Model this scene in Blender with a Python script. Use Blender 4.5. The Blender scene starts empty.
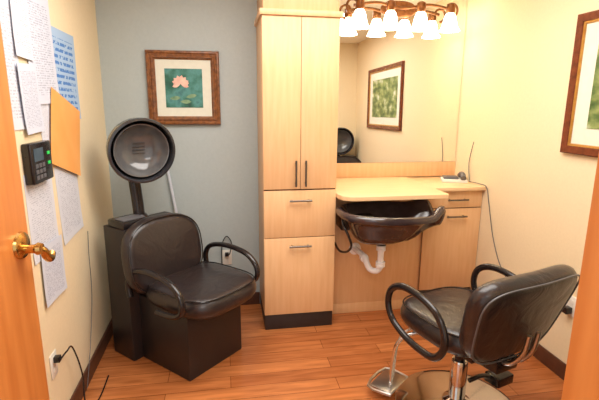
import bpy, math, random
from mathutils import Vector, Matrix, Euler
random.seed(4)
S=bpy.context.scene
S.view_settings.view_transform='Standard'
H=1.55
# ------------------------------------------------------------ materials
def lin(c):
    return tuple(((v/255)/12.92 if v/255<=.04045 else ((v/255+.055)/1.055)**2.4) for v in c)+(1,)
def base_mat(name,col,rough=.5,metal=0.,spec=.5):
    m=bpy.data.materials.new(name);m.use_nodes=True
    b=m.node_tree.nodes['Principled BSDF']
    b.inputs['Base Color'].default_value=lin(col);b.inputs['Roughness'].default_value=rough
    b.inputs['Metallic'].default_value=metal;b.inputs['Specular IOR Level'].default_value=spec
    return m,m.node_tree,b
def nmat(name,c1,c2,rough=.5,metal=0.,scale=5,stretch=(1,1,1),bump=0.,detail=3,spec=.5,lo=.3,hi=.7):
    m,t,b=base_mat(name,c1,rough,metal,spec);N=t.nodes;L=t.links
    tc=N.new('ShaderNodeTexCoord');mp=N.new('ShaderNodeMapping');mp.inputs['Scale'].default_value=stretch
    nz=N.new('ShaderNodeTexNoise');nz.inputs['Scale'].default_value=scale;nz.inputs['Detail'].default_value=detail
    cr=N.new('ShaderNodeValToRGB');cr.color_ramp.elements[0].color=lin(c1);cr.color_ramp.elements[1].color=lin(c2)
    cr.color_ramp.elements[0].position=lo;cr.color_ramp.elements[1].position=hi
    L.new(tc.outputs['Object'],mp.inputs[0]);L.new(mp.outputs[0],nz.inputs['Vector']);L.new(nz.outputs[0],cr.inputs[0]);L.new(cr.outputs[0],b.inputs['Base Color'])
    if bump:
        bp=N.new('ShaderNodeBump');bp.inputs['Strength'].default_value=bump;bp.inputs['Distance'].default_value=.01
        L.new(nz.outputs[0],bp.inputs['Height']);L.new(bp.outputs[0],b.inputs['Normal'])
    return m
def paint(name,c):
    c2=tuple(max(0,v-4) for v in c)
    return nmat(name,c,c2,.62,scale=60,bump=.06,spec=.3)
M={}
M['cream']=paint('cream_paint',(239,221,185))
M['grey']=paint('grey_blue_paint',(180,190,190))
M['ceil']=paint('ceiling_paint',(245,240,230))
M['maple']=nmat('maple_laminate',(233,190,142),(225,178,128),.38,scale=3,stretch=(14,14,1.2),detail=5)
M['mapletop']=nmat('maple_laminate_top',(238,204,158),(230,192,144),.3,scale=3,stretch=(1.2,14,14),detail=5)
M['kick']=nmat('dark_kick',(48,38,36),(40,31,29),.5,scale=20)
M['gap']=nmat('reveal_shadow_brown',(96,62,34),(84,52,28),.7,scale=20)
M['base']=nmat('dark_brown_vinyl_base',(94,56,38),(78,46,32),.45,scale=20)
M['door']=nmat('orange_oak',(220,142,74),(202,120,56),.32,scale=3,stretch=(10,10,.8),detail=6)
def vinyl():
    m,t,b=base_mat('black_vinyl',(42,34,34),.3,0,.6);N=t.nodes;L=t.links
    tc=N.new('ShaderNodeTexCoord')
    a=N.new('ShaderNodeTexNoise');a.inputs['Scale'].default_value=7;a.inputs['Detail'].default_value=3;a.inputs['Distortion'].default_value=1.2;L.new(tc.outputs['Object'],a.inputs['Vector'])
    c=N.new('ShaderNodeTexVoronoi');c.inputs['Scale'].default_value=160;L.new(tc.outputs['Object'],c.inputs['Vector'])
    b1=N.new('ShaderNodeBump');b1.inputs['Strength'].default_value=.35;b1.inputs['Distance'].default_value=.02;L.new(a.outputs[0],b1.inputs['Height'])
    b2=N.new('ShaderNodeBump');b2.inputs['Strength'].default_value=.12;b2.inputs['Distance'].default_value=.003;L.new(c.outputs['Distance'],b2.inputs['Height']);L.new(b1.outputs[0],b2.inputs['Normal']);L.new(b2.outputs[0],b.inputs['Normal'])
    return m
M['black']=vinyl()
M['blackbox']=nmat('black_laminate',(42,35,35),(35,29,29),.4,scale=150,bump=.05)
M['plastic']=nmat('black_plastic',(36,30,30),(30,25,25),.2,scale=40)
M['hood']=nmat('smoky_dark_hood_plastic',(52,52,56),(44,44,48),.12,scale=20,spec=.7)
M['bowl']=nmat('black_glazed_plastic',(64,52,54),(54,43,45),.12,scale=20,spec=.8)
M['chrome']=nmat('chrome',(225,225,225),(215,215,215),.1,metal=1,scale=8)
M['satin']=nmat('satin_nickel',(200,198,196),(186,184,182),.28,metal=1,scale=30)
M['pull']=nmat('brushed_nickel_pull',(122,116,110),(108,102,96),.3,metal=1,scale=30)
M['brass']=nmat('aged_brass',(214,176,112),(190,150,84),.2,metal=1,scale=10)
M['bronze']=nmat('aged_bronze',(150,98,56),(110,68,38),.35,metal=.7,scale=30)
M['pvc']=nmat('white_pvc',(246,246,248),(240,240,242),.35,scale=10)
M['white']=nmat('white_plastic',(236,232,222),(228,224,214),.4,scale=10)
M['greyplastic']=nmat('grey_plastic',(100,100,104),(84,84,88),.4,scale=10)
M['lightgrey']=nmat('pale_grey_plastic',(205,212,222),(195,202,214),.4,scale=10)
M['frame']=nmat('carved_brown_frame',(150,94,48),(96,54,26),.32,scale=40,bump=.5,detail=4)
M['gold']=nmat('gold_fillet',(206,160,84),(180,130,60),.35,metal=.5,scale=30)
M['mahog']=nmat('mahogany_frame',(122,60,36),(90,40,24),.25,scale=4,stretch=(8,1,8))
M['matb']=nmat('cool_white_mat_board',(228,228,212),(222,222,206),.7,scale=30)
M['env']=nmat('orange_manila',(244,176,100),(238,166,88),.6,scale=8)
M['mirror'],_,_=base_mat('mirror_silver',(244,244,240),.005,1.)
M['green'],t,b=base_mat('green_led',(30,150,70),.4);b.inputs['Emission Color'].default_value=lin((40,220,90));b.inputs['Emission Strength'].default_value=.6
M['screen']=nmat('lcd_screen',(80,98,110),(62,78,90),.15,scale=12)
M['pink']=nmat('petal_pink',(240,206,186),(226,172,158),.5,scale=25)
M['shade'],t,b=base_mat('frosted_shade_glass',(255,246,225),.4)
b.inputs['Emission Color'].default_value=lin((255,241,214));b.inputs['Emission Strength'].default_value=12.
def textpaper(name,bg,ink,lines=60,cover=.5,cols=26):
    m,t,b=base_mat(name,bg,.7);N=t.nodes;L=t.links
    tc=N.new('ShaderNodeTexCoord');sx=N.new('ShaderNodeSeparateXYZ');L.new(tc.outputs['Generated'],sx.inputs[0])
    mu=N.new('ShaderNodeMath');mu.operation='MULTIPLY';mu.inputs[1].default_value=lines;L.new(sx.outputs['Z'],mu.inputs[0])
    fr=N.new('ShaderNodeMath');fr.operation='FRACT';L.new(mu.outputs[0],fr.inputs[0])
    gt=N.new('ShaderNodeMath');gt.operation='GREATER_THAN';gt.inputs[1].default_value=.5;L.new(fr.outputs[0],gt.inputs[0])
    mp=N.new('ShaderNodeMapping');mp.inputs['Scale'].default_value=(1,cols,lines);L.new(tc.outputs['Generated'],mp.inputs[0])
    nz=N.new('ShaderNodeTexNoise');nz.inputs['Scale'].default_value=1.;nz.inputs['Detail'].default_value=2;L.new(mp.outputs[0],nz.inputs['Vector'])
    g2=N.new('ShaderNodeMath');g2.operation='GREATER_THAN';g2.inputs[1].default_value=cover;L.new(nz.outputs[0],g2.inputs[0])
    a=N.new('ShaderNodeMath');a.operation='MULTIPLY';L.new(gt.outputs[0],a.inputs[0]);L.new(g2.outputs[0],a.inputs[1])
    def rng(sock,lo,hi):
        x=N.new('ShaderNodeMath');x.operation='GREATER_THAN';x.inputs[1].default_value=lo;L.new(sock,x.inputs[0])
        y=N.new('ShaderNodeMath');y.operation='LESS_THAN';y.inputs[1].default_value=hi;L.new(sock,y.inputs[0])
        z=N.new('ShaderNodeMath');z.operation='MULTIPLY';L.new(x.outputs[0],z.inputs[0]);L.new(y.outputs[0],z.inputs[1]);return z.outputs[0]
    r1=rng(sx.outputs['Y'],.1,.9);r2=rng(sx.outputs['Z'],.08,.9)
    q=N.new('ShaderNodeMath');q.operation='MULTIPLY';L.new(r1,q.inputs[0]);L.new(r2,q.inputs[1])
    q2=N.new('ShaderNodeMath');q2.operation='MULTIPLY';L.new(q.outputs[0],q2.inputs[0]);L.new(a.outputs[0],q2.inputs[1])
    mx=N.new('ShaderNodeMix');mx.data_type='RGBA';mx.inputs['A'].default_value=lin(bg);mx.inputs['B'].default_value=lin(ink)
    L.new(q2.outputs[0],mx.inputs['Factor']);L.new(mx.outputs['Result'],b.inputs['Base Color'])
    return m
M['text']=textpaper('printed_notice',(212,216,226),(178,183,196),40,.52,30)
M['text2']=textpaper('printed_schedule',(206,212,226),(166,172,190),46,.5,30)
M['blue']=textpaper('blue_printed_poster',(166,194,224),(74,126,194),14,.45,16)
def artmat(name,cols,scale,stretch=(1,1,1)):
    m,t,b=base_mat(name,cols[0],.3);N=t.nodes;L=t.links
    tc=N.new('ShaderNodeTexCoord');mp=N.new('ShaderNodeMapping');mp.inputs['Scale'].default_value=stretch
    nz=N.new('ShaderNodeTexNoise');nz.inputs['Scale'].default_value=scale;nz.inputs['Detail'].default_value=5
    cr=N.new('ShaderNodeValToRGB');e=cr.color_ramp.elements
    e[0].position=.3;e[0].color=lin(cols[0]);e[1].position=.7;e[1].color=lin(cols[-1])
    for i,c in enumerate(cols[1:-1]):
        x=e.new(.3+.4*(i+1)/(len(cols)-1));x.color=lin(c)
    L.new(tc.outputs['Object'],mp.inputs[0]);L.new(mp.outputs[0],nz.inputs['Vector']);L.new(nz.outputs[0],cr.inputs[0]);L.new(cr.outputs[0],b.inputs['Base Color']);return m
M['art1']=artmat('pond_painting',[(18,58,50),(44,104,86),(84,146,140),(28,74,86)],9)
M['art2']=artmat('garden_painting',[(40,70,38),(84,112,60),(140,156,96),(206,214,196)],8,(1,1,1.6))
def floor_mat():
    m,t,b=base_mat('laminate_planks',(190,110,60),.24);N=t.nodes;L=t.links
    tc=N.new('ShaderNodeTexCoord')
    br=N.new('ShaderNodeTexBrick');br.inputs['Scale'].default_value=1.;br.inputs['Brick Width'].default_value=.95;br.inputs['Row Height'].default_value=.105
    br.inputs['Mortar Size'].default_value=.0018;br.inputs['Mortar Smooth'].default_value=.3;br.offset=.37
    br.inputs['Color1'].default_value=lin((200,126,74));br.inputs['Color2'].default_value=lin((168,98,54));br.inputs['Mortar'].default_value=lin((110,60,32))
    L.new(tc.outputs['Object'],br.inputs['Vector'])
    mp=N.new('ShaderNodeMapping');mp.inputs['Scale'].default_value=(1.6,16,1);L.new(tc.outputs['Object'],mp.inputs[0])
    nz=N.new('ShaderNodeTexNoise');nz.inputs['Scale'].default_value=2.2;nz.inputs['Detail'].default_value=8;nz.inputs['Distortion'].default_value=.6;L.new(mp.outputs[0],nz.inputs['Vector'])
    cr=N.new('ShaderNodeValToRGB');cr.color_ramp.elements[0].position=.32;cr.color_ramp.elements[1].position=.68
    cr.color_ramp.elements[0].color=(.64,.57,.5,1);cr.color_ramp.elements[1].color=(1.08,1.06,1.02,1);L.new(nz.outputs[0],cr.inputs[0])
    mx=N.new('ShaderNodeMix');mx.data_type='RGBA';mx.blend_type='MULTIPLY';mx.inputs['Factor'].default_value=.85
    L.new(br.outputs['Color'],mx.inputs['A']);L.new(cr.outputs[0],mx.inputs['B']);L.new(mx.outputs['Result'],b.inputs['Base Color'])
    return m
M['floor']=floor_mat()
M['grille']=nmat('smoky_translucent_plastic',(82,82,84),(98,98,98),.14,scale=14,spec=.7)
M['ventg']=nmat('vent_grey',(66,66,68),(60,60,62),.4,scale=14)
# ------------------------------------------------------------ mesh helpers
def mk(name,verts,faces,mat,parent=None,loc=(0,0,0),rot=(0,0,0),smooth=True,ang=40,mats=None):
    me=bpy.data.meshes.new(name);me.from_pydata([tuple(v) for v in verts],[],faces);me.update()
    import bmesh
    bm=bmesh.new();bm.from_mesh(me);bmesh.ops.recalc_face_normals(bm,faces=bm.faces);bm.to_mesh(me);bm.free()
    if smooth:
        me.polygons.foreach_set('use_smooth',[True]*len(me.polygons));me.set_sharp_from_angle(angle=math.radians(ang))
    me.materials.append(M[mat] if isinstance(mat,str) else mat)
    o=bpy.data.objects.new(name,me);S.collection.objects.link(o);o.location=loc;o.rotation_euler=rot
    if parent:o.parent=parent
    return o
def bxdata(x0,x1,y0,y1,z0,z1,bev=0.,seg=2):
    import bmesh
    bm=bmesh.new();bmesh.ops.create_cube(bm,size=1)
    for v in bm.verts:
        v.co=Vector(((x0+x1)/2+v.co.x*(x1-x0),(y0+y1)/2+v.co.y*(y1-y0),(z0+z1)/2+v.co.z*(z1-z0)))
    if bev:bmesh.ops.bevel(bm,geom=bm.edges[:],offset=bev,segments=seg,affect='EDGES',profile=.5)
    bm.verts.index_update();v=[tuple(a.co) for a in bm.verts];f=[[a.index for a in q.verts] for q in bm.faces];bm.free();return v,f
def box(name,x0,x1,y0,y1,z0,z1,mat,parent=None,bev=.002,**k):
    v,f=bxdata(x0,x1,y0,y1,z0,z1,bev);return mk(name,v,f,mat,parent,**k)
def merge(*parts):
    V=[];F=[]
    for v,f in parts:
        n=len(V);V+=list(v);F+=[[i+n for i in q] for q in f]
    return V,F
def catmull(P,n=8,closed=False):
    P=[Vector(p) for p in P];out=[];m=len(P)
    rng=range(m) if closed else range(m-1)
    for i in rng:
        if closed:a,b,c,d=P[(i-1)%m],P[i],P[(i+1)%m],P[(i+2)%m]
        else:a,b,c,d=P[max(i-1,0)],P[i],P[i+1],P[min(i+2,m-1)]
        for k in range(n):
            t=k/n;out.append(.5*((2*b)+(c-a)*t+(2*a-5*b+4*c-d)*t*t+(3*b-a-3*c+d)*t**3))
    if not closed:out.append(P[-1])
    return out
def tube(P,r,seg=12,n=8,closed=False,smooth=True,flat=1.):
    pts=catmull(P,n,closed) if smooth else [Vector(p) for p in P]
    m=len(pts);V=[];F=[];T=[]
    for i in range(m):
        if closed:t=pts[(i+1)%m]-pts[i-1]
        else:t=pts[min(i+1,m-1)]-pts[max(i-1,0)]
        T.append(t.normalized())
    up=Vector((0,0,1)) if abs(T[0].z)<.9 else Vector((1,0,0))
    nrm=T[0].cross(up).normalized()
    for i in range(m):
        nrm=(nrm-T[i]*nrm.dot(T[i])).normalized();bi=T[i].cross(nrm)
        for k in range(seg):
            a=2*math.pi*k/seg;V.append(pts[i]+nrm*math.cos(a)*r*flat+bi*math.sin(a)*r)
    for i in range(m if closed else m-1):
        j=(i+1)%m
        for k in range(seg):
            F.append([i*seg+k,i*seg+(k+1)%seg,j*seg+(k+1)%seg,j*seg+k])
    if not closed:
        F.append(list(range(seg)));F.append([(m-1)*seg+k for k in range(seg)])
    return V,F
def lathe(prof,N=40,axis='z',c=(0,0,0)):
    V=[];F=[];m=len(prof)
    for r,z in prof:
        for k in range(N):
            a=2*math.pi*k/N
            x,y=max(r,1e-4)*math.cos(a),max(r,1e-4)*math.sin(a)
            p=(x,y,z) if axis=='z' else ((x,z,y) if axis=='y' else (z,x,y))
            V.append((p[0]+c[0],p[1]+c[1],p[2]+c[2]))
    for i in range(m-1):
        for k in range(N):F.append([i*N+k,i*N+(k+1)%N,(i+1)*N+(k+1)%N,(i+1)*N+k])
    F.append(list(range(N)));F.append([(m-1)*N+k for k in range(N)])
    return V,F
def cyl(p0,p1,r,seg=20):return tube([p0,p1],r,seg,smooth=False)
def sslab(a,b,n,T,rnd,deform=None,N=56,K=6,crown=0.,afn=None):
    rings=[]
    for i in range(1,K+1):
        s=i/K;rings.append((s,0,T/2+crown*(1-s*s)))
    for i in range(1,9):
        th=math.pi*i/9;rings.append((1,rnd*math.sin(th),(T/2)*math.cos(th)))
    for i in range(K,0,-1):
        s=i/K;rings.append((s,0,-T/2))
    V=[];F=[]
    for s,off,z in rings:
        for k in range(N):
            t=2*math.pi*k/N;c,sn=math.cos(t),math.sin(t)
            x=math.copysign(abs(c)**(2/n),c);y=math.copysign(abs(sn)**(2/n),sn)
            px=x*((a-rnd)*s+off);py=y*((b-rnd)*s+off)
            if afn:px*=afn(py/b)
            v=Vector((px,py,z));V.append(deform(v) if deform else v)
    m=len(rings)
    for i in range(m-1):
        for k in range(N):F.append([i*N+k,i*N+(k+1)%N,(i+1)*N+(k+1)%N,(i+1)*N+k])
    for base,z in((0,T/2+crown),(m-1,-T/2)):
        v=Vector((0,0,z));V.append(deform(v) if deform else v);ci=len(V)-1
        for k in range(N):F.append([base*N+k,base*N+(k+1)%N,ci])
    return V,F
def piping(a,b,n,rnd,z,r,deform=None,afn=None,N=48,off=.75):
    P=[]
    for k in range(N):
        t=2*math.pi*k/N;c,sn=math.cos(t),math.sin(t)
        x=math.copysign(abs(c)**(2/n),c);y=math.copysign(abs(sn)**(2/n),sn)
        px=x*(a-rnd+rnd*off);py=y*(b-rnd+rnd*off)
        if afn:px*=afn(py/b)
        v=Vector((px,py,z));P.append(deform(v) if deform else v)
    return tube(P,r,6,n=2,closed=True)
def thing(name,label,cat,loc,rz=0.,group=None):
    o=bpy.data.objects.new(name,None);o.empty_display_size=.05;S.collection.objects.link(o)
    o.location=loc;o.rotation_euler=(0,0,rz);o['label']=label;o['category']=cat
    if group:o['group']=group
    return o
def tag(o,label,cat,group=None):
    o['label']=label;o['category']=cat
    if group:o['group']=group
    return o
def struct(o):o['kind']='structure';return o
# ------------------------------------------------------------ room
XL,XR,YB,YA,YF,CH=-.795,1.90,3.24,3.41,.50,2.44
struct(box('floor',XL-.1,XR+.1,-1.2,YA+.1,-.1,0,'floor',bev=0))
struct(box('ceiling',XL-.1,XR+.1,-1.2,YA+.1,CH,CH+.1,'ceil',bev=0))
struct(box('wall_left',XL-.1,XL,YF,YB,0,CH,'cream',bev=0))
struct(box('wall_right',XR,XR+.1,YF,YA+.1,0,CH,'cream',bev=0))
struct(box('wall_back',XL-.1,.47,YB,YA+.1,0,CH,'grey',bev=0))
struct(box('wall_alcove',.47,XR,YA,YA+.1,0,CH,'cream',bev=0))
DL,DR=-.71,.50
v,f=merge(bxdata(XL-.1,DL,YF-.12,YF,0,CH),bxdata(DR,XR+.1,YF-.12,YF,0,CH),bxdata(DL,DR,YF-.12,YF,2.08,CH))
struct(mk('wall_front',v,f,'cream',smooth=False))
v,f=merge(bxdata(DR-.002,DR+.03,YF-.14,YF+.02,0,2.08,.004),bxdata(DR+.0,DR+.07,YF+.0,YF+.018,0,2.14,.004),bxdata(DL-.03,DR+.03,YF-.14,YF+.02,2.06,2.1,.004))
struct(mk('trim_1',v,f,'door'))
def bb(name,x0,x1,y0,y1):struct(box(name,x0,x1,y0,y1,0,.1,'base',bev=.004))
bb('baseboard_left',XL,XL+.012,1.0,YB);bb('baseboard_back',XL+.012,.245,YB-.012,YB);bb('baseboard_right',XR-.012,XR,YF,2.95)
# ------------------------------------------------------------ door
hx,hy,ex,ey=-.715,.51,-.62,1.47
L=math.hypot(ex-hx,ey-hy);az=math.atan2(ey-hy,ex-hx)
d=box('door_1',0,L,0,.04,.01,2.04,'door',bev=.003,loc=(hx,hy,0),rot=(0,0,az));struct(d)
hz=1.105
v,f=merge(lathe([(0,-.014),(.026,-.014),(.040,-.008),(.043,0)],28,'y',(L-.05,0,hz+.012)),
  lathe([(.014,-.05),(.014,-.012)],16,'y',(L-.05,0,hz)))
mk('lever_rose',v,f,'brass',d)
v,f=tube([(L-.05,-.05,hz),(L-.035,-.058,hz-.012),(L-.02,-.058,hz-.035),(L+.005,-.056,hz-.05),(L+.028,-.05,hz-.04)],.013,12)
v2,f2=lathe([(0,-.064),(.017,-.062),(.020,-.05),(.015,-.042)],18,'y',(L-.05,0,hz))
v,f=merge((v,f),(v2,f2));mk('lever_handle',v,f,'brass',d)
# ------------------------------------------------------------ handles
def hpull(name,cx,y,z,w,parent):
    v,f=merge(tube([(cx-w/2,y,z),(cx+w/2,y,z)],.0065,12,smooth=False),cyl((cx-w/2+.02,y,z),(cx-w/2+.02,y+.028,z),.005,10),cyl((cx+w/2-.02,y,z),(cx+w/2-.02,y+.028,z),.005,10))
    return mk(name,v,f,'pull',parent)
def vpull(name,x,y,z0,z1,parent):
    v,f=merge(cyl((x,y,z0),(x,y,z1),.0065,12),cyl((x,y,z0+.02),(x,y+.028,z0+.02),.005,10),cyl((x,y,z1-.02),(x,y+.028,z1-.02),.005,10))
    return mk(name,v,f,'pull',parent)
# ------------------------------------------------------------ tall cabinet
cx0,cx1,cyf=.245,.730,2.80
tc=thing('tall_cabinet','tall narrow maple cabinet, two doors over two drawers, dark toe kick','cabinet',((cx0+cx1)/2,cyf,0))
hw=(cx1-cx0)/2;D=YB-cyf-.001
box('body',-hw,hw,.02,D,.11,2.07,'maple',tc)
box('toe_kick',-hw+.004,hw-.004,.012,D,0,.11,'kick',tc)
v,f=merge(bxdata(-hw-.014,hw+.014,-.014,D,2.065,2.10,.004),bxdata(-hw+.008,hw-.008,.004,D,2.10,2.30,.003))
mk('crown',v,f,'maple',tc)
g=.0015
for i,(a,b2,hxp) in enumerate(((-hw+.001,-g,-.032),(g,hw-.001,.032))):
    dd=box('door',a,b2,0,.019,1.0,2.063,'maple',tc,bev=.0015)
    vpull('handle',hxp,-.028,1.02,1.19,dd)
for a,b2,hz in((.672,.990,.925),(.116,.667,.612)):
    dd=box('drawer',-hw+.001,hw-.001,0,.019,a,b2,'maple',tc,bev=.0015)
    hpull('handle',0,-.028,hz,.15,dd)
mk('reveal',*bxdata(-hw+.003,hw-.003,.012,.021,.11,2.06,0),'gap',tc,smooth=False)
# ------------------------------------------------------------ sink cabinet / base cabinet
FY=2.95
sc=thing('sink_cabinet','plain maple laminate panel cabinet under the shampoo sink worktop','cabinet',(1.085,FY,0))
box('body',-.354,.354,.034,YA-FY-.001,.0,.935,'maple',sc)
box('front_panel',-.353,.353,.022,.034,.08,.93,'maple',sc)
box('toe_strip',-.353,.353,.024,.034,0,.08,'maple',sc)
bc=thing('drawer_cabinet','maple laminate base cabinet with two drawers and bar pulls','cabinet',(1.67,FY,0))
box('body',-.229,.228,.02,YA-FY-.001,.15,.93,'maple',bc)
box('toe_kick',-.229,.228,.05,YA-FY-.001,0,.15,'kick',bc)
mk('reveal',*bxdata(-.227,.226,.012,.021,.155,.928,0),'gap',bc,smooth=False)
for a,b2,hz in((.80,.925,.862),(.155,.792,.735)):
    dd=box('drawer',-.226,.225,0,.019,a,b2,'maple',bc,bev=.0015)
    hpull('handle',.02,-.03,hz,.16,dd)
tag(box('countertop',1.475,XR-.001,FY-.035,YA-.001,.931,.958,'mapletop',bev=.003),'maple laminate countertop on the drawer cabinet','countertop')
out=[(.7315,YA-.028),(.7315,2.75),(.75,2.70),(.79,2.668),(.85,2.66),(1.46,2.66),(1.472,2.672),(1.472,YA-.028)]
n=len(out);v=[(x,y,z) for z in(.936,.966) for x,y in out]
f=[list(range(n))[::-1],[n+i for i in range(n)]]+[[i,(i+1)%n,n+(i+1)%n,n+i] for i in range(n)]
wb=mk('worktop',v,f,'mapletop',ang=30)
md=wb.modifiers.new('bev','BEVEL');md.width=.003;md.segments=2
tag(wb,'maple laminate worktop board projecting over the black shampoo bowl','worktop')
tag(box('backsplash',.7315,XR-.001,YA-.027,YA-.0005,.967,1.085,'maple',bev=.002),'maple laminate backsplash strip below the mirror','backsplash')
v,f=bxdata(.7315,XR-.004,-.004,.004,1.087,2.36,0)
v=[(x,y+YA-.0075-.014*(2.36-z)/1.273,z) for x,y,z in v]
tag(mk('wall_mirror',v,f,'mirror',smooth=False),'large frameless wall mirror above the counter','mirror')
# ------------------------------------------------------------ shampoo bowl
sb=thing('shampoo_sink','glossy black shampoo bowl with neck rest under the maple worktop','sink',(1.075,2.70,0))
def bowl():
    N=96
    def plan(t,s):
        a=.33*s;b=.235*s
        c,sn=math.cos(t),math.sin(t)
        x=a*math.copysign(abs(c)**.85,c);y=b*math.copysign(abs(sn)**.8,sn)
        return x,y
    def rimz(t):
        u=min(t,2*math.pi-t)
        e=math.exp(-(u/.24)**2)
        w=math.exp(-((u-.55)/.28)**2)
        return .862-.075*e+.05*w-.006*math.cos(t)
    prof=[(.05,-.215),(.25,-.215),(.42,-.208),(.56,-.185),(.68,-.145),(.77,-.10),(.86,-.065),(.94,-.046),(1.0,-.038),(1.06,-.036),(1.085,-.018),(1.06,.004),(.995,.008),(.955,-.004),(.91,-.024),(.84,-.06),(.74,-.11),(.60,-.16),(.45,-.188),(.25,-.196),(.05,-.198)]
    V=[];F=[]
    for s,dz in prof:
        for k in range(N):
            t=2*math.pi*k/N;x,y=plan(t,s)
            fade=min(1,max(0,(s-.3)/.6))
            z=.865*(1-fade)+rimz(t)*fade+dz
            V.append((x-.12*(1-min(1,s)),y,z))
    m=len(prof)
    for i in range(m-1):
        for k in range(N):F.append([i*N+k,i*N+(k+1)%N,(i+1)*N+(k+1)%N,(i+1)*N+k])
    F.append(list(range(N)));F.append([(m-1)*N+k for k in range(N)])
    return V,F
mk('basin',*bowl(),'bowl',sb,ang=60)
v,f=merge(bxdata(-.30,-.07,.10,.27,.70,.80,.01),cyl((-.05,0,.625),(-.05,0,.67),.034,24))
mk('bracket',v,f,'plastic',sb)
P=[(-.05,0,.64),(-.05,0,.50),(-.053,.005,.455),(-.075,.02,.43),(-.105,.05,.435),(-.12,.075,.47),(-.125,.10,.50),(-.135,.15,.51),(-.15,.265,.512)]
def nut(x,y,z,ax='z',r=.032):
    pr=[(.019,0),(r,0),(r,.012),(r-.005,.016),(r,.020),(r,.034),(.019,.034)]
    return lathe(pr,16,ax,(x,y,z))
v,f=merge(tube(P,.021,16),nut(-.05,0,.585),nut(-.05,0,.47),nut(-.128,.10,.495,'y',.03),
  lathe([(.02,0),(.045,0),(.045,.008),(.02,.008)],24,'y',(-.15,.262,.512)))
mk('drain_pipe',v,f,'pvc',sb)
mk('hose',*tube([(-.29,.05,.84),(-.33,-.02,.80),(-.30,-.06,.72),(-.27,-.04,.64),(-.28,.02,.58),(-.31,.10,.56),(-.30,.268,.56)],.008,10),'plastic',sb)
# ------------------------------------------------------------ phone
ph=thing('cordless_phone','small grey desk phone with white base on the countertop','phone',(1.775,3.17,.958),math.radians(-20))
v,f=bxdata(-.095,.095,-.075,.075,0,.024,.006);mk('base',v,f,'white',ph)
v,f=bxdata(-.08,.03,-.05,.05,.024,.04,.005);mk('keypad',v,f,'greyplastic',ph)
mk('handset',*tube([(.06,-.08,.038),(.06,-.045,.052),(.06,0,.057),(.06,.045,.052),(.06,.08,.038)],.021,12),'greyplastic',ph)
# ------------------------------------------------------------ vanity light
vl=thing('vanity_light','bronze scroll vanity light with four frosted bell shades above the mirror','light fixture',(1.335,YA-.009,2.25))
v,f=sslab(.14,.06,2.4,.02,.008);v=[(a.x,-.01+a.z*.9,a.y) for a in map(Vector,v)]
mk('backplate',v,f,'bronze',vl)
xs=[-.348,-.116,.116,.348]
v,f=merge(tube([(-.38,-.10,-.005),(-.2,-.10,.02),(0,-.10,-.01),(.2,-.10,.02),(.38,-.10,-.005)],.011,10),cyl((-.05,0,0),(-.05,-.10,0),.01,10),cyl((.05,0,0),(.05,-.10,0),.01,10))
for s in(-1,1):
    sp=[(s*(.38+.05*math.cos(a)*(1-a/9)),-.10,-.005+.05*math.sin(a)*(1-a/9)) for a in [i*.6-1.5 for i in range(9)]]
    v,f=merge((v,f),tube(sp,.009,8))
mk('arm',v,f,'bronze',vl)
for x in xs:
    v,f=merge(cyl((x,-.10,0),(x,-.15,.0),.008,10),lathe([(.012,.03),(.03,.02),(.034,-.03),(.024,-.045)],20,'z',(x,-.155,-.0)))
    mk('socket',v,f,'bronze',vl)
    pr=[(.022,-.04),(.034,-.052),(.044,-.08),(.05,-.11),(.058,-.14),(.075,-.168),(.072,-.168),(.054,-.138),(.044,-.108),(.03,-.06)]
    mk('lamp_shade',*lathe(pr,32,'z',(x,-.155,0)),'shade',vl)
# ------------------------------------------------------------ pictures
def frame_mesh(w,h,fw,dp,prof):
    V=[];F=[]
    loops=[]
    for ins,d in prof:
        a=w/2-ins*fw;b=h/2-ins*fw;loops.append([(-a,-d*dp,-b),(a,-d*dp,-b),(a,-d*dp,b),(-a,-d*dp,b)])
    for l in loops:V+=l
    m=len(loops)
    for i in range(m-1):
        for k in range(4):F.append([i*4+k,i*4+(k+1)%4,(i+1)*4+(k+1)%4,(i+1)*4+k])
    return V,F
prof=[(0,0),(0,.7),(.1,.95),(.25,1.),(.4,.8),(.5,.78),(.62,.95),(.78,.9),(.88,.55),(1,.45),(1,.1)]
p1=thing('framed_picture','carved brown framed print of a pale water flower, cream mat','picture',(-.2585,YB,1.645))
mk('frame',*frame_mesh(.485,.495,.058,.035,prof),'frame',p1,ang=20)
box('mat_board',-.186,.186,-.012,-.001,-.191,.191,'matb',p1,bev=0)
box('print',-.125,.125,-.0145,-.012,-.13,.13,'art1',p1,bev=0)
V=[];F=[]
def petal(cx,cz,a,l,w,y):
    n=len(V)
    pts=[(0,0),(.25,.7),(.55,1),(.8,.75),(1,0),(.8,-.75),(.55,-1),(.25,-.7)]
    for u,q in pts:
        X=u*l;Z=q*w
        V.append((cx+X*math.cos(a)-Z*math.sin(a),y,cz+X*math.sin(a)+Z*math.cos(a)))
    F.append([n+i for i in range(8)])
for i,a in enumerate([20,50,80,110,140,165,5,-20,-160]):petal(-.022,.03,math.radians(a),.058,.014,-.0152-.0003*i)
mk('painted_flower',V,F,'pink',p1,smooth=False)
V=[];F=[]
for i,(a,b2,c) in enumerate(((.04,-.06,.2),(-.07,-.07,.1),(.0,-.09,0))):petal(a-.03,b2,c,.075,.014,-.015-.0003*i)
mk('painted_leaf',V,F,nmat('leaf_pale_green',(140,168,130),(90,132,98),.5,scale=25),p1,smooth=False)
PW=1.12
p2=thing('framed_picture','wide mahogany framed garden print with gold fillet and cream mat','picture',(XR,2.215-PW/2,1.655),math.radians(-90))
mk('frame',*frame_mesh(PW,.73,.05,.03,[(0,0),(0,.8),(.15,1),(.8,.8),(.85,.6)]),'mahog',p2,ang=20)
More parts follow.
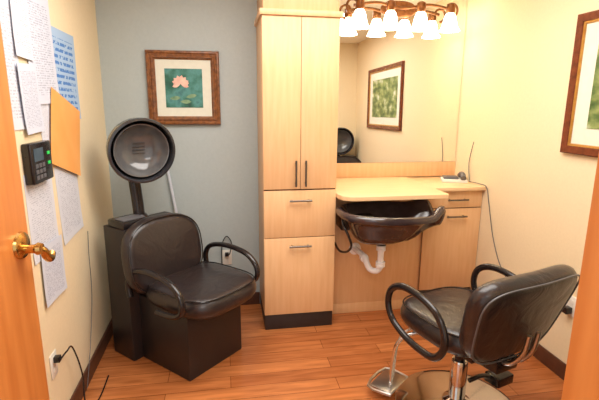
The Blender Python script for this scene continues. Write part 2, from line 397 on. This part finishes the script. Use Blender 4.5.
mk('fillet',*frame_mesh(PW-.085,.645,.012,.018,[(0,0),(0,1),(.7,.9),(1,.5)]),'gold',p2,ang=20)
box('mat_board',-PW/2+.05,PW/2-.05,-.008,-.001,-.318,.318,'matb',p2,bev=0)
box('print',-PW/2+.15,PW/2-.15,-.0105,-.008,-.225,.225,'art2',p2,bev=0)
# ------------------------------------------------------------ left wall papers
def sheet(name,y0,y1,z0,z1,mat,label,off=.001,tilt=0.,cat='paper',thk=.0012):
    w=(y1-y0)/2;h=(z1-z0)/2
    V=[];F=[];nx,nz=6,8
    for s in(0,1):
        for i in range(nx+1):
            for j in range(nz+1):
                u=-1+2*i/nx;q=-1+2*j/nz
                curl=.004*max(0,-q)**3*(.4+.6*abs(u))
                V.append((off+s*thk+curl,u*w,q*h))
    W=nz+1;B=(nx+1)*W
    for i in range(nx):
        for j in range(nz):
            a=i*W+j;F.append([a,a+1,a+W+1,a+W]);F.append([B+a,B+a+W,B+a+W+1,B+a+1])
    for i in range(nx):
        F.append([i*W,(i+1)*W,B+(i+1)*W,B+i*W]);F.append([i*W+nz,B+i*W+nz,B+(i+1)*W+nz,(i+1)*W+nz])
    for j in range(nz):
        F.append([j,B+j,B+j+1,j+1]);F.append([nx*W+j,nx*W+j+1,B+nx*W+j+1,B+nx*W+j])
    o=mk(name,V,F,mat,loc=(XL,(y0+y1)/2,(z0+z1)/2),rot=(tilt,0,0));return tag(o,label,cat)
sheet('printed_notice',1.78,1.99,1.44,1.95,'text','long white printed notice taped to the cream wall',.0005)
sheet('printed_notice',1.95,2.13,1.42,1.70,'text2','white printed sheet overlapping a long notice',.012,.04)
sheet('printed_notice',1.96,2.12,1.72,2.03,'text','white printed sheet overlapping a taller notice near the ceiling',.008,-.05)
sheet('printed_notice',2.07,2.38,1.54,2.02,'text2','large white printed schedule taped beside a blue poster',.005,.03)
sheet('printed_notice',2.13,2.27,1.36,1.56,'text','small printed card beside the orange envelope',.0005,.02)
sheet('poster',2.35,2.71,1.46,1.90,'blue','pale blue printed poster taped to the cream wall',.0005,-.02)
sheet('envelope',2.215,2.62,1.205,1.565,'env','orange manila envelope pinned at a tilt over a poster',.012,-.30,'envelope')
sheet('printed_notice',1.90,2.19,.88,1.26,'text','white printed sheet taped below the time clock',.0005)
sheet('printed_notice',1.95,2.20,.66,.93,'text2','white printed sheet overlapping another notice',.009,-.04)
sheet('printed_notice',2.24,2.55,.86,1.25,'text','white printed sheet hanging below the orange envelope',.0005,.05)
tk=thing('time_clock','black wall mounted time clock with small screen and green light','time clock',(XL,2.015,1.30),math.radians(90))
tk.scale=(1.05,.7,.88)
box('body',-.10,.10,-.055,-.001,-.095,.095,'plastic',tk,bev=.008)
box('screen',-.08,.01,-.0565,-.055,.01,.07,'screen',tk,bev=0)
for i in range(3):
    for j in range(3):
        box('key',-.078+i*.033,-.053+i*.033,-.059,-.055,-.075+j*.027,-.056+j*.027,'greyplastic',tk,bev=.001)
box('indicator_light',.050,.075,-.058,-.055,.03,.045,'green',tk,bev=.001)
box('indicator_light',.050,.075,-.058,-.055,-.018,-.003,'green',tk,bev=.001)
# ------------------------------------------------------------ outlets + cords
def sl(z):
    v,f=sslab(.017,.014,3,.004,.001,N=24,K=1);return [(a[0],-.007+a[2]*.5,a[1]+z) for a in v],f
def outlet(loc,rz,label,plug=True):
    o=thing('wall_outlet',label,'outlet',loc,rz)
    box('cover_plate',-.036,.036,-.006,-.0005,-.058,.058,'white',o,bev=.002)
    for z in(-.026,.026):
        mk('socket',*sl(z),'white',o)
    return o
outlet((XL,1.96,.38),math.radians(90),'white duplex outlet low on the cream wall with black cord')
outlet((.0,YB,.40),0,'white duplex outlet on the grey wall behind the chair')
outlet((XR,2.0,.45),math.radians(-90),'white duplex outlet with black adapter on the cream wall')
def cord(name,P,r,mat,label,plug=None):
    o=mk(name,*tube(P,r,8),mat);tag(o,label,'cord')
    return o
def plug(o,loc,rz,s=1):
    b=box('plug',-.014*s,.014*s,-.035*s,-.008,-.012*s,.016*s,'plastic',None,bev=.003,loc=loc,rot=(0,0,rz));b.parent=o;return b
c=cord('power_cord',[(XL+.035,1.96,.405),(XL+.05,2.0,.42),(XL+.04,2.1,.38),(XL+.05,2.16,.2),(XL+.06,2.14,.02),(XL+.1,2.2,.006),(XL+.1,2.42,.006)],.004,'plastic','black power cord plugged into the outlet trailing to the floor')
plug(c,(XL,1.96,.406),math.radians(90))
c=cord('power_cord',[(XL+.006,2.62,.82),(XL+.006,2.60,.7),(XL+.006,2.58,.45),(XL+.014,2.45,.22),(XL+.02,2.3,.02)],.0018,'greyplastic','thin dark cable hanging on the cream wall beside the dryer')
c=cord('power_cord',[(0,YB-.035,.426),(.02,YB-.045,.44),(.035,YB-.03,.52),(.0,YB-.02,.57),(-.035,YB-.03,.5),(-.04,YB-.02,.3),(-.05,YB-.02,.06)],.004,'plastic','black looped power cord at the outlet on the grey wall')
plug(c,(0,YB,.426),0)
c=cord('power_cord',[(XR-.03,3.10,.966),(XR-.012,2.99,.968),(XR-.006,2.905,.955),(XR-.006,2.86,.85),(XR-.006,2.76,.6),(XR-.008,2.62,.42),(XR-.008,2.4,.32),(XR-.008,2.15,.36),(XR-.03,2.0,.42)],.003,'greyplastic','thin grey cord draped down the wall from the countertop phone')
plug(c,(XR,2.0,.424),math.radians(-90),1.3)
c=cord('power_cord',[(XR-.006,3.14,.966),(XR-.006,3.17,1.1),(XR-.006,3.13,1.27)],.0025,'greyplastic','thin cable rising up the cream wall above the phone')
st=tag(mk('broom_handle',*cyl((-.40,YB-.012,1.08),(-.25,YB-.03,.003),.011,12),'lightgrey'),'pale grey pole leaning against the grey wall behind the dryer','pole')
# ------------------------------------------------------------ dryer chair
def loop_arm(sx,P,r,parent,name='armrest',closed=False):
    return mk(name,*tube([(sx,y,z) for y,z in P],r,14,closed=closed,flat=.85),'plastic',parent)
def dryer_chair(loc,rz,hood,label,hoodrot,group):
    o=thing('dryer_chair',label,'dryer chair',loc,rz,group)
    box('dryer_housing',-.28,.17,.43,.64,0,.83,'blackbox',o,bev=.006)
    box('base',-.215,.215,.0,.43,0,.42,'blackbox',o,bev=.006)
    st=mk('seat',*sslab(.27,.285,3.6,.125,.05,crown=.018),'black',o,loc=(-.005,.105,.468))
    mk('piping',*piping(.27,.285,3.6,.05,.054,.004),'plastic',st)
    def dbk(v):
        return Vector((v.x,-v.z-.32*v.x*v.x,v.y))
    bk=mk('backrest',*sslab(.272,.23,2.8,.11,.05,deform=dbk,crown=.022),'black',o,loc=(-.075,.37,.66),rot=(math.radians(-8),0,0))
    mk('piping',*piping(.272,.23,2.8,.05,.046,.004,deform=dbk),'plastic',bk)
    for s in(-1,1):
        loop_arm(s*.295-.02,[(.36,.46),(.37,.55),(.32,.62),(.18,.65),(.02,.635),(-.06,.59),(-.09,.53),(-.07,.475),(.0,.445),(.12,.435)],.019,o)
    v,f=merge(bxdata(-.275,-.10,.44,.60,.83,.875,.01))
    cb=mk('control_box',v,f,'plastic',o)
    box('control_panel',-.26,-.115,.455,.55,.875,.882,'greyplastic',cb,bev=.002)
    hx,hy,hz=hood
    v,f=merge(tube([(hx+.01,.54,.83),(hx+.01,.55,.95),(hx,.56,hz-.16),(hx,hy+.15,hz-.08)],.036,20,flat=.85),lathe([(.055,.83),(.055,.86),(.04,.88)],24,'z',(hx+.01,.54,0)))
    mk('post',v,f,'plastic',o)
    R=.190
    pr=[(.001,.25),(.06,.245),(.11,.225),(.145,.19),(.17,.14),(.185,.08),(R,.02),(R+.004,.0),(R,-.012),(R-.010,-.014),(R-.016,-.004),(R-.018,.04),(.150,.09),(.12,.115),(.001,.13)]
    hd=mk('hood',*lathe(pr,56,'y'),'hood',o,loc=hood,rot=hoodrot)
    hd['label']='rounded black dryer hood with smoky rim'
    ln=mk('hood_liner',*lathe([(.001,.10),(.05,.096),(.09,.084),(.12,.064),(.140,.040),(.152,.012),(.158,.010),(.160,.03),(.13,.10),(.001,.12)],56,'y'),'grille',hd)
    v,f=merge(*[bxdata(-.035,.035,.091,.097,-.0025+z,.0025+z,.001) for z in(-.03,-.01,.01,.03)])
    mk('vent',v,f,'ventg',hd)
    return o
dryer_chair((-.075,2.445,0),math.radians(45),(-.105,.45,1.27),'black vinyl hood dryer chair angled into the room corner',(math.radians(6),0,math.radians(-22)),'hood dryer chairs')
dryer_chair((1.59,1.15,0),math.radians(180),(-.03,.40,1.09),'black vinyl hood dryer chair seen reflected in the mirror',(math.radians(6),0,0),'hood dryer chairs')
# ------------------------------------------------------------ styling chair
sc=thing('styling_chair','black vinyl styling chair with loop arms on round chrome base','styling chair',(1.165,1.87,0),math.radians(197))
mk('base_plate',*lathe([(.0,.018),(.06,.018),(.10,.014),(.27,.011),(.305,.008),(.312,.003),(.31,.0),(.0,.0)],64),'chrome',sc)
mk('pump_column',*lathe([(.07,.012),(.07,.04),(.042,.055),(.042,.26),(.038,.27),(.0,.27)],32),'chrome',sc)
mk('piston',*lathe([(.026,.26),(.026,.36),(.07,.37),(.08,.425)],28),'plastic',sc)
v,f=merge(bxdata(-.14,.14,-.13,.19,.39,.425,.004),bxdata(-.07,.07,.15,.27,.36,.42,.006))
mk('seat_frame',v,f,'plastic',sc)
st=mk('seat',*sslab(.255,.26,3.6,.12,.045,crown=.014),'black',sc,loc=(0,-.02,.485))
mk('piping',*piping(.255,.26,3.6,.045,.052,.004),'plastic',st)
def dbk(v):
    return Vector((v.x,-v.z-.30*v.x*v.x,v.y))
AF=lambda q:.90+.13*q
bk=mk('backrest',*sslab(.325,.225,4.,.10,.04,deform=dbk,crown=.01,afn=AF),'black',sc,loc=(0,.295,.650),rot=(math.radians(-18),0,0))
mk('piping',*piping(.325,.225,4.,.04,-.046,.0045,deform=dbk,afn=AF),M['greyplastic'],bk)
v,f=merge(tube([(-.03,.18,.41),(-.03,.29,.42),(-.03,.355,.50),(-.03,.375,.60)],.011,10),tube([(.03,.18,.41),(.03,.29,.42),(.03,.355,.50),(.03,.375,.60)],.011,10))
mk('back_bracket',v,f,'satin',sc)
for s in(-1,1):
    loop_arm(s*.305,[(.12,.43),(.17,.49),(.17,.57),(.11,.645),(.0,.68),(-.12,.68),(-.20,.635),(-.22,.555),(-.18,.48),(-.08,.435),(.03,.42)],.018,sc,closed=True)
v,f=merge(tube([(.10,-.06,.41),(.20,-.13,.40),(.27,-.18,.32),(.28,-.20,.07)],.010,10),tube([(.06,-.08,.41),(.15,-.17,.40),(.22,-.22,.32),(.235,-.235,.07)],.007,10))
mk('footrest_bar',v,f,'chrome',sc)
v,f=bxdata(-.095,.095,-.065,.065,-.006,.006,.004);v2,f2=tube([(-.10,.065,0),(-.10,-.07,0),(.10,-.07,0),(.10,.065,0)],.008,8,n=3)
v,f=merge((v,f),(v2,f2))
mk('footrest_plate',v,f,'satin',sc,loc=(.25,-.25,.062),rot=(0,0,math.radians(25)))
v,f=merge(tube([(-.035,.04,.16),(-.12,.05,.17),(-.19,.06,.14)],.012,10),bxdata(-.29,-.17,.02,.11,.11,.165,.008))
mk('pump_pedal',v,f,'plastic',sc)
# ------------------------------------------------------------ lights
def area(name,loc,size,power,col,rot=(0,0,0)):
    l=bpy.data.lights.new(name,'AREA');l.shape='RECTANGLE';l.size,l.size_y=size;l.energy=power;l.color=col
    o=bpy.data.objects.new(name,l);S.collection.objects.link(o);o.location=loc;o.rotation_euler=rot;return o
area('ceiling_light',(.5,1.8,CH-.02),(1.8,1.2),56,(1,.965,.92))
area('added_hall_fill',(.1,-.3,CH-.05),(1.,.8),26,(1,.965,.93),(math.radians(30),0,0))  # added fill lamp, unseen, behind the camera; stands for no known fixture
w=bpy.data.worlds.new('w');S.world=w;w.use_nodes=True
w.node_tree.nodes['Background'].inputs[0].default_value=(1,.98,.95,1);w.node_tree.nodes['Background'].inputs[1].default_value=1.0
# ------------------------------------------------------------ camera
f_,th,ps,ro=440.8,math.radians(12.38),math.radians(9.77),math.radians(.41)
F=Vector((math.sin(ps)*math.cos(th),math.cos(ps)*math.cos(th),-math.sin(th)))
R=Vector((math.cos(ps),-math.sin(ps),0));U=R.cross(F)
R2=R*math.cos(ro)+U*math.sin(ro);U2=U*math.cos(ro)-R*math.sin(ro)
cd=bpy.data.cameras.new('camera');co=bpy.data.objects.new('camera',cd);S.collection.objects.link(co)
mw=Matrix((R2,U2,-F)).transposed().to_4x4();mw.translation=Vector((0,0,H));co.matrix_world=mw
cd.sensor_width=36;cd.lens=36*f_/599;cd.clip_start=.02
S.camera=co
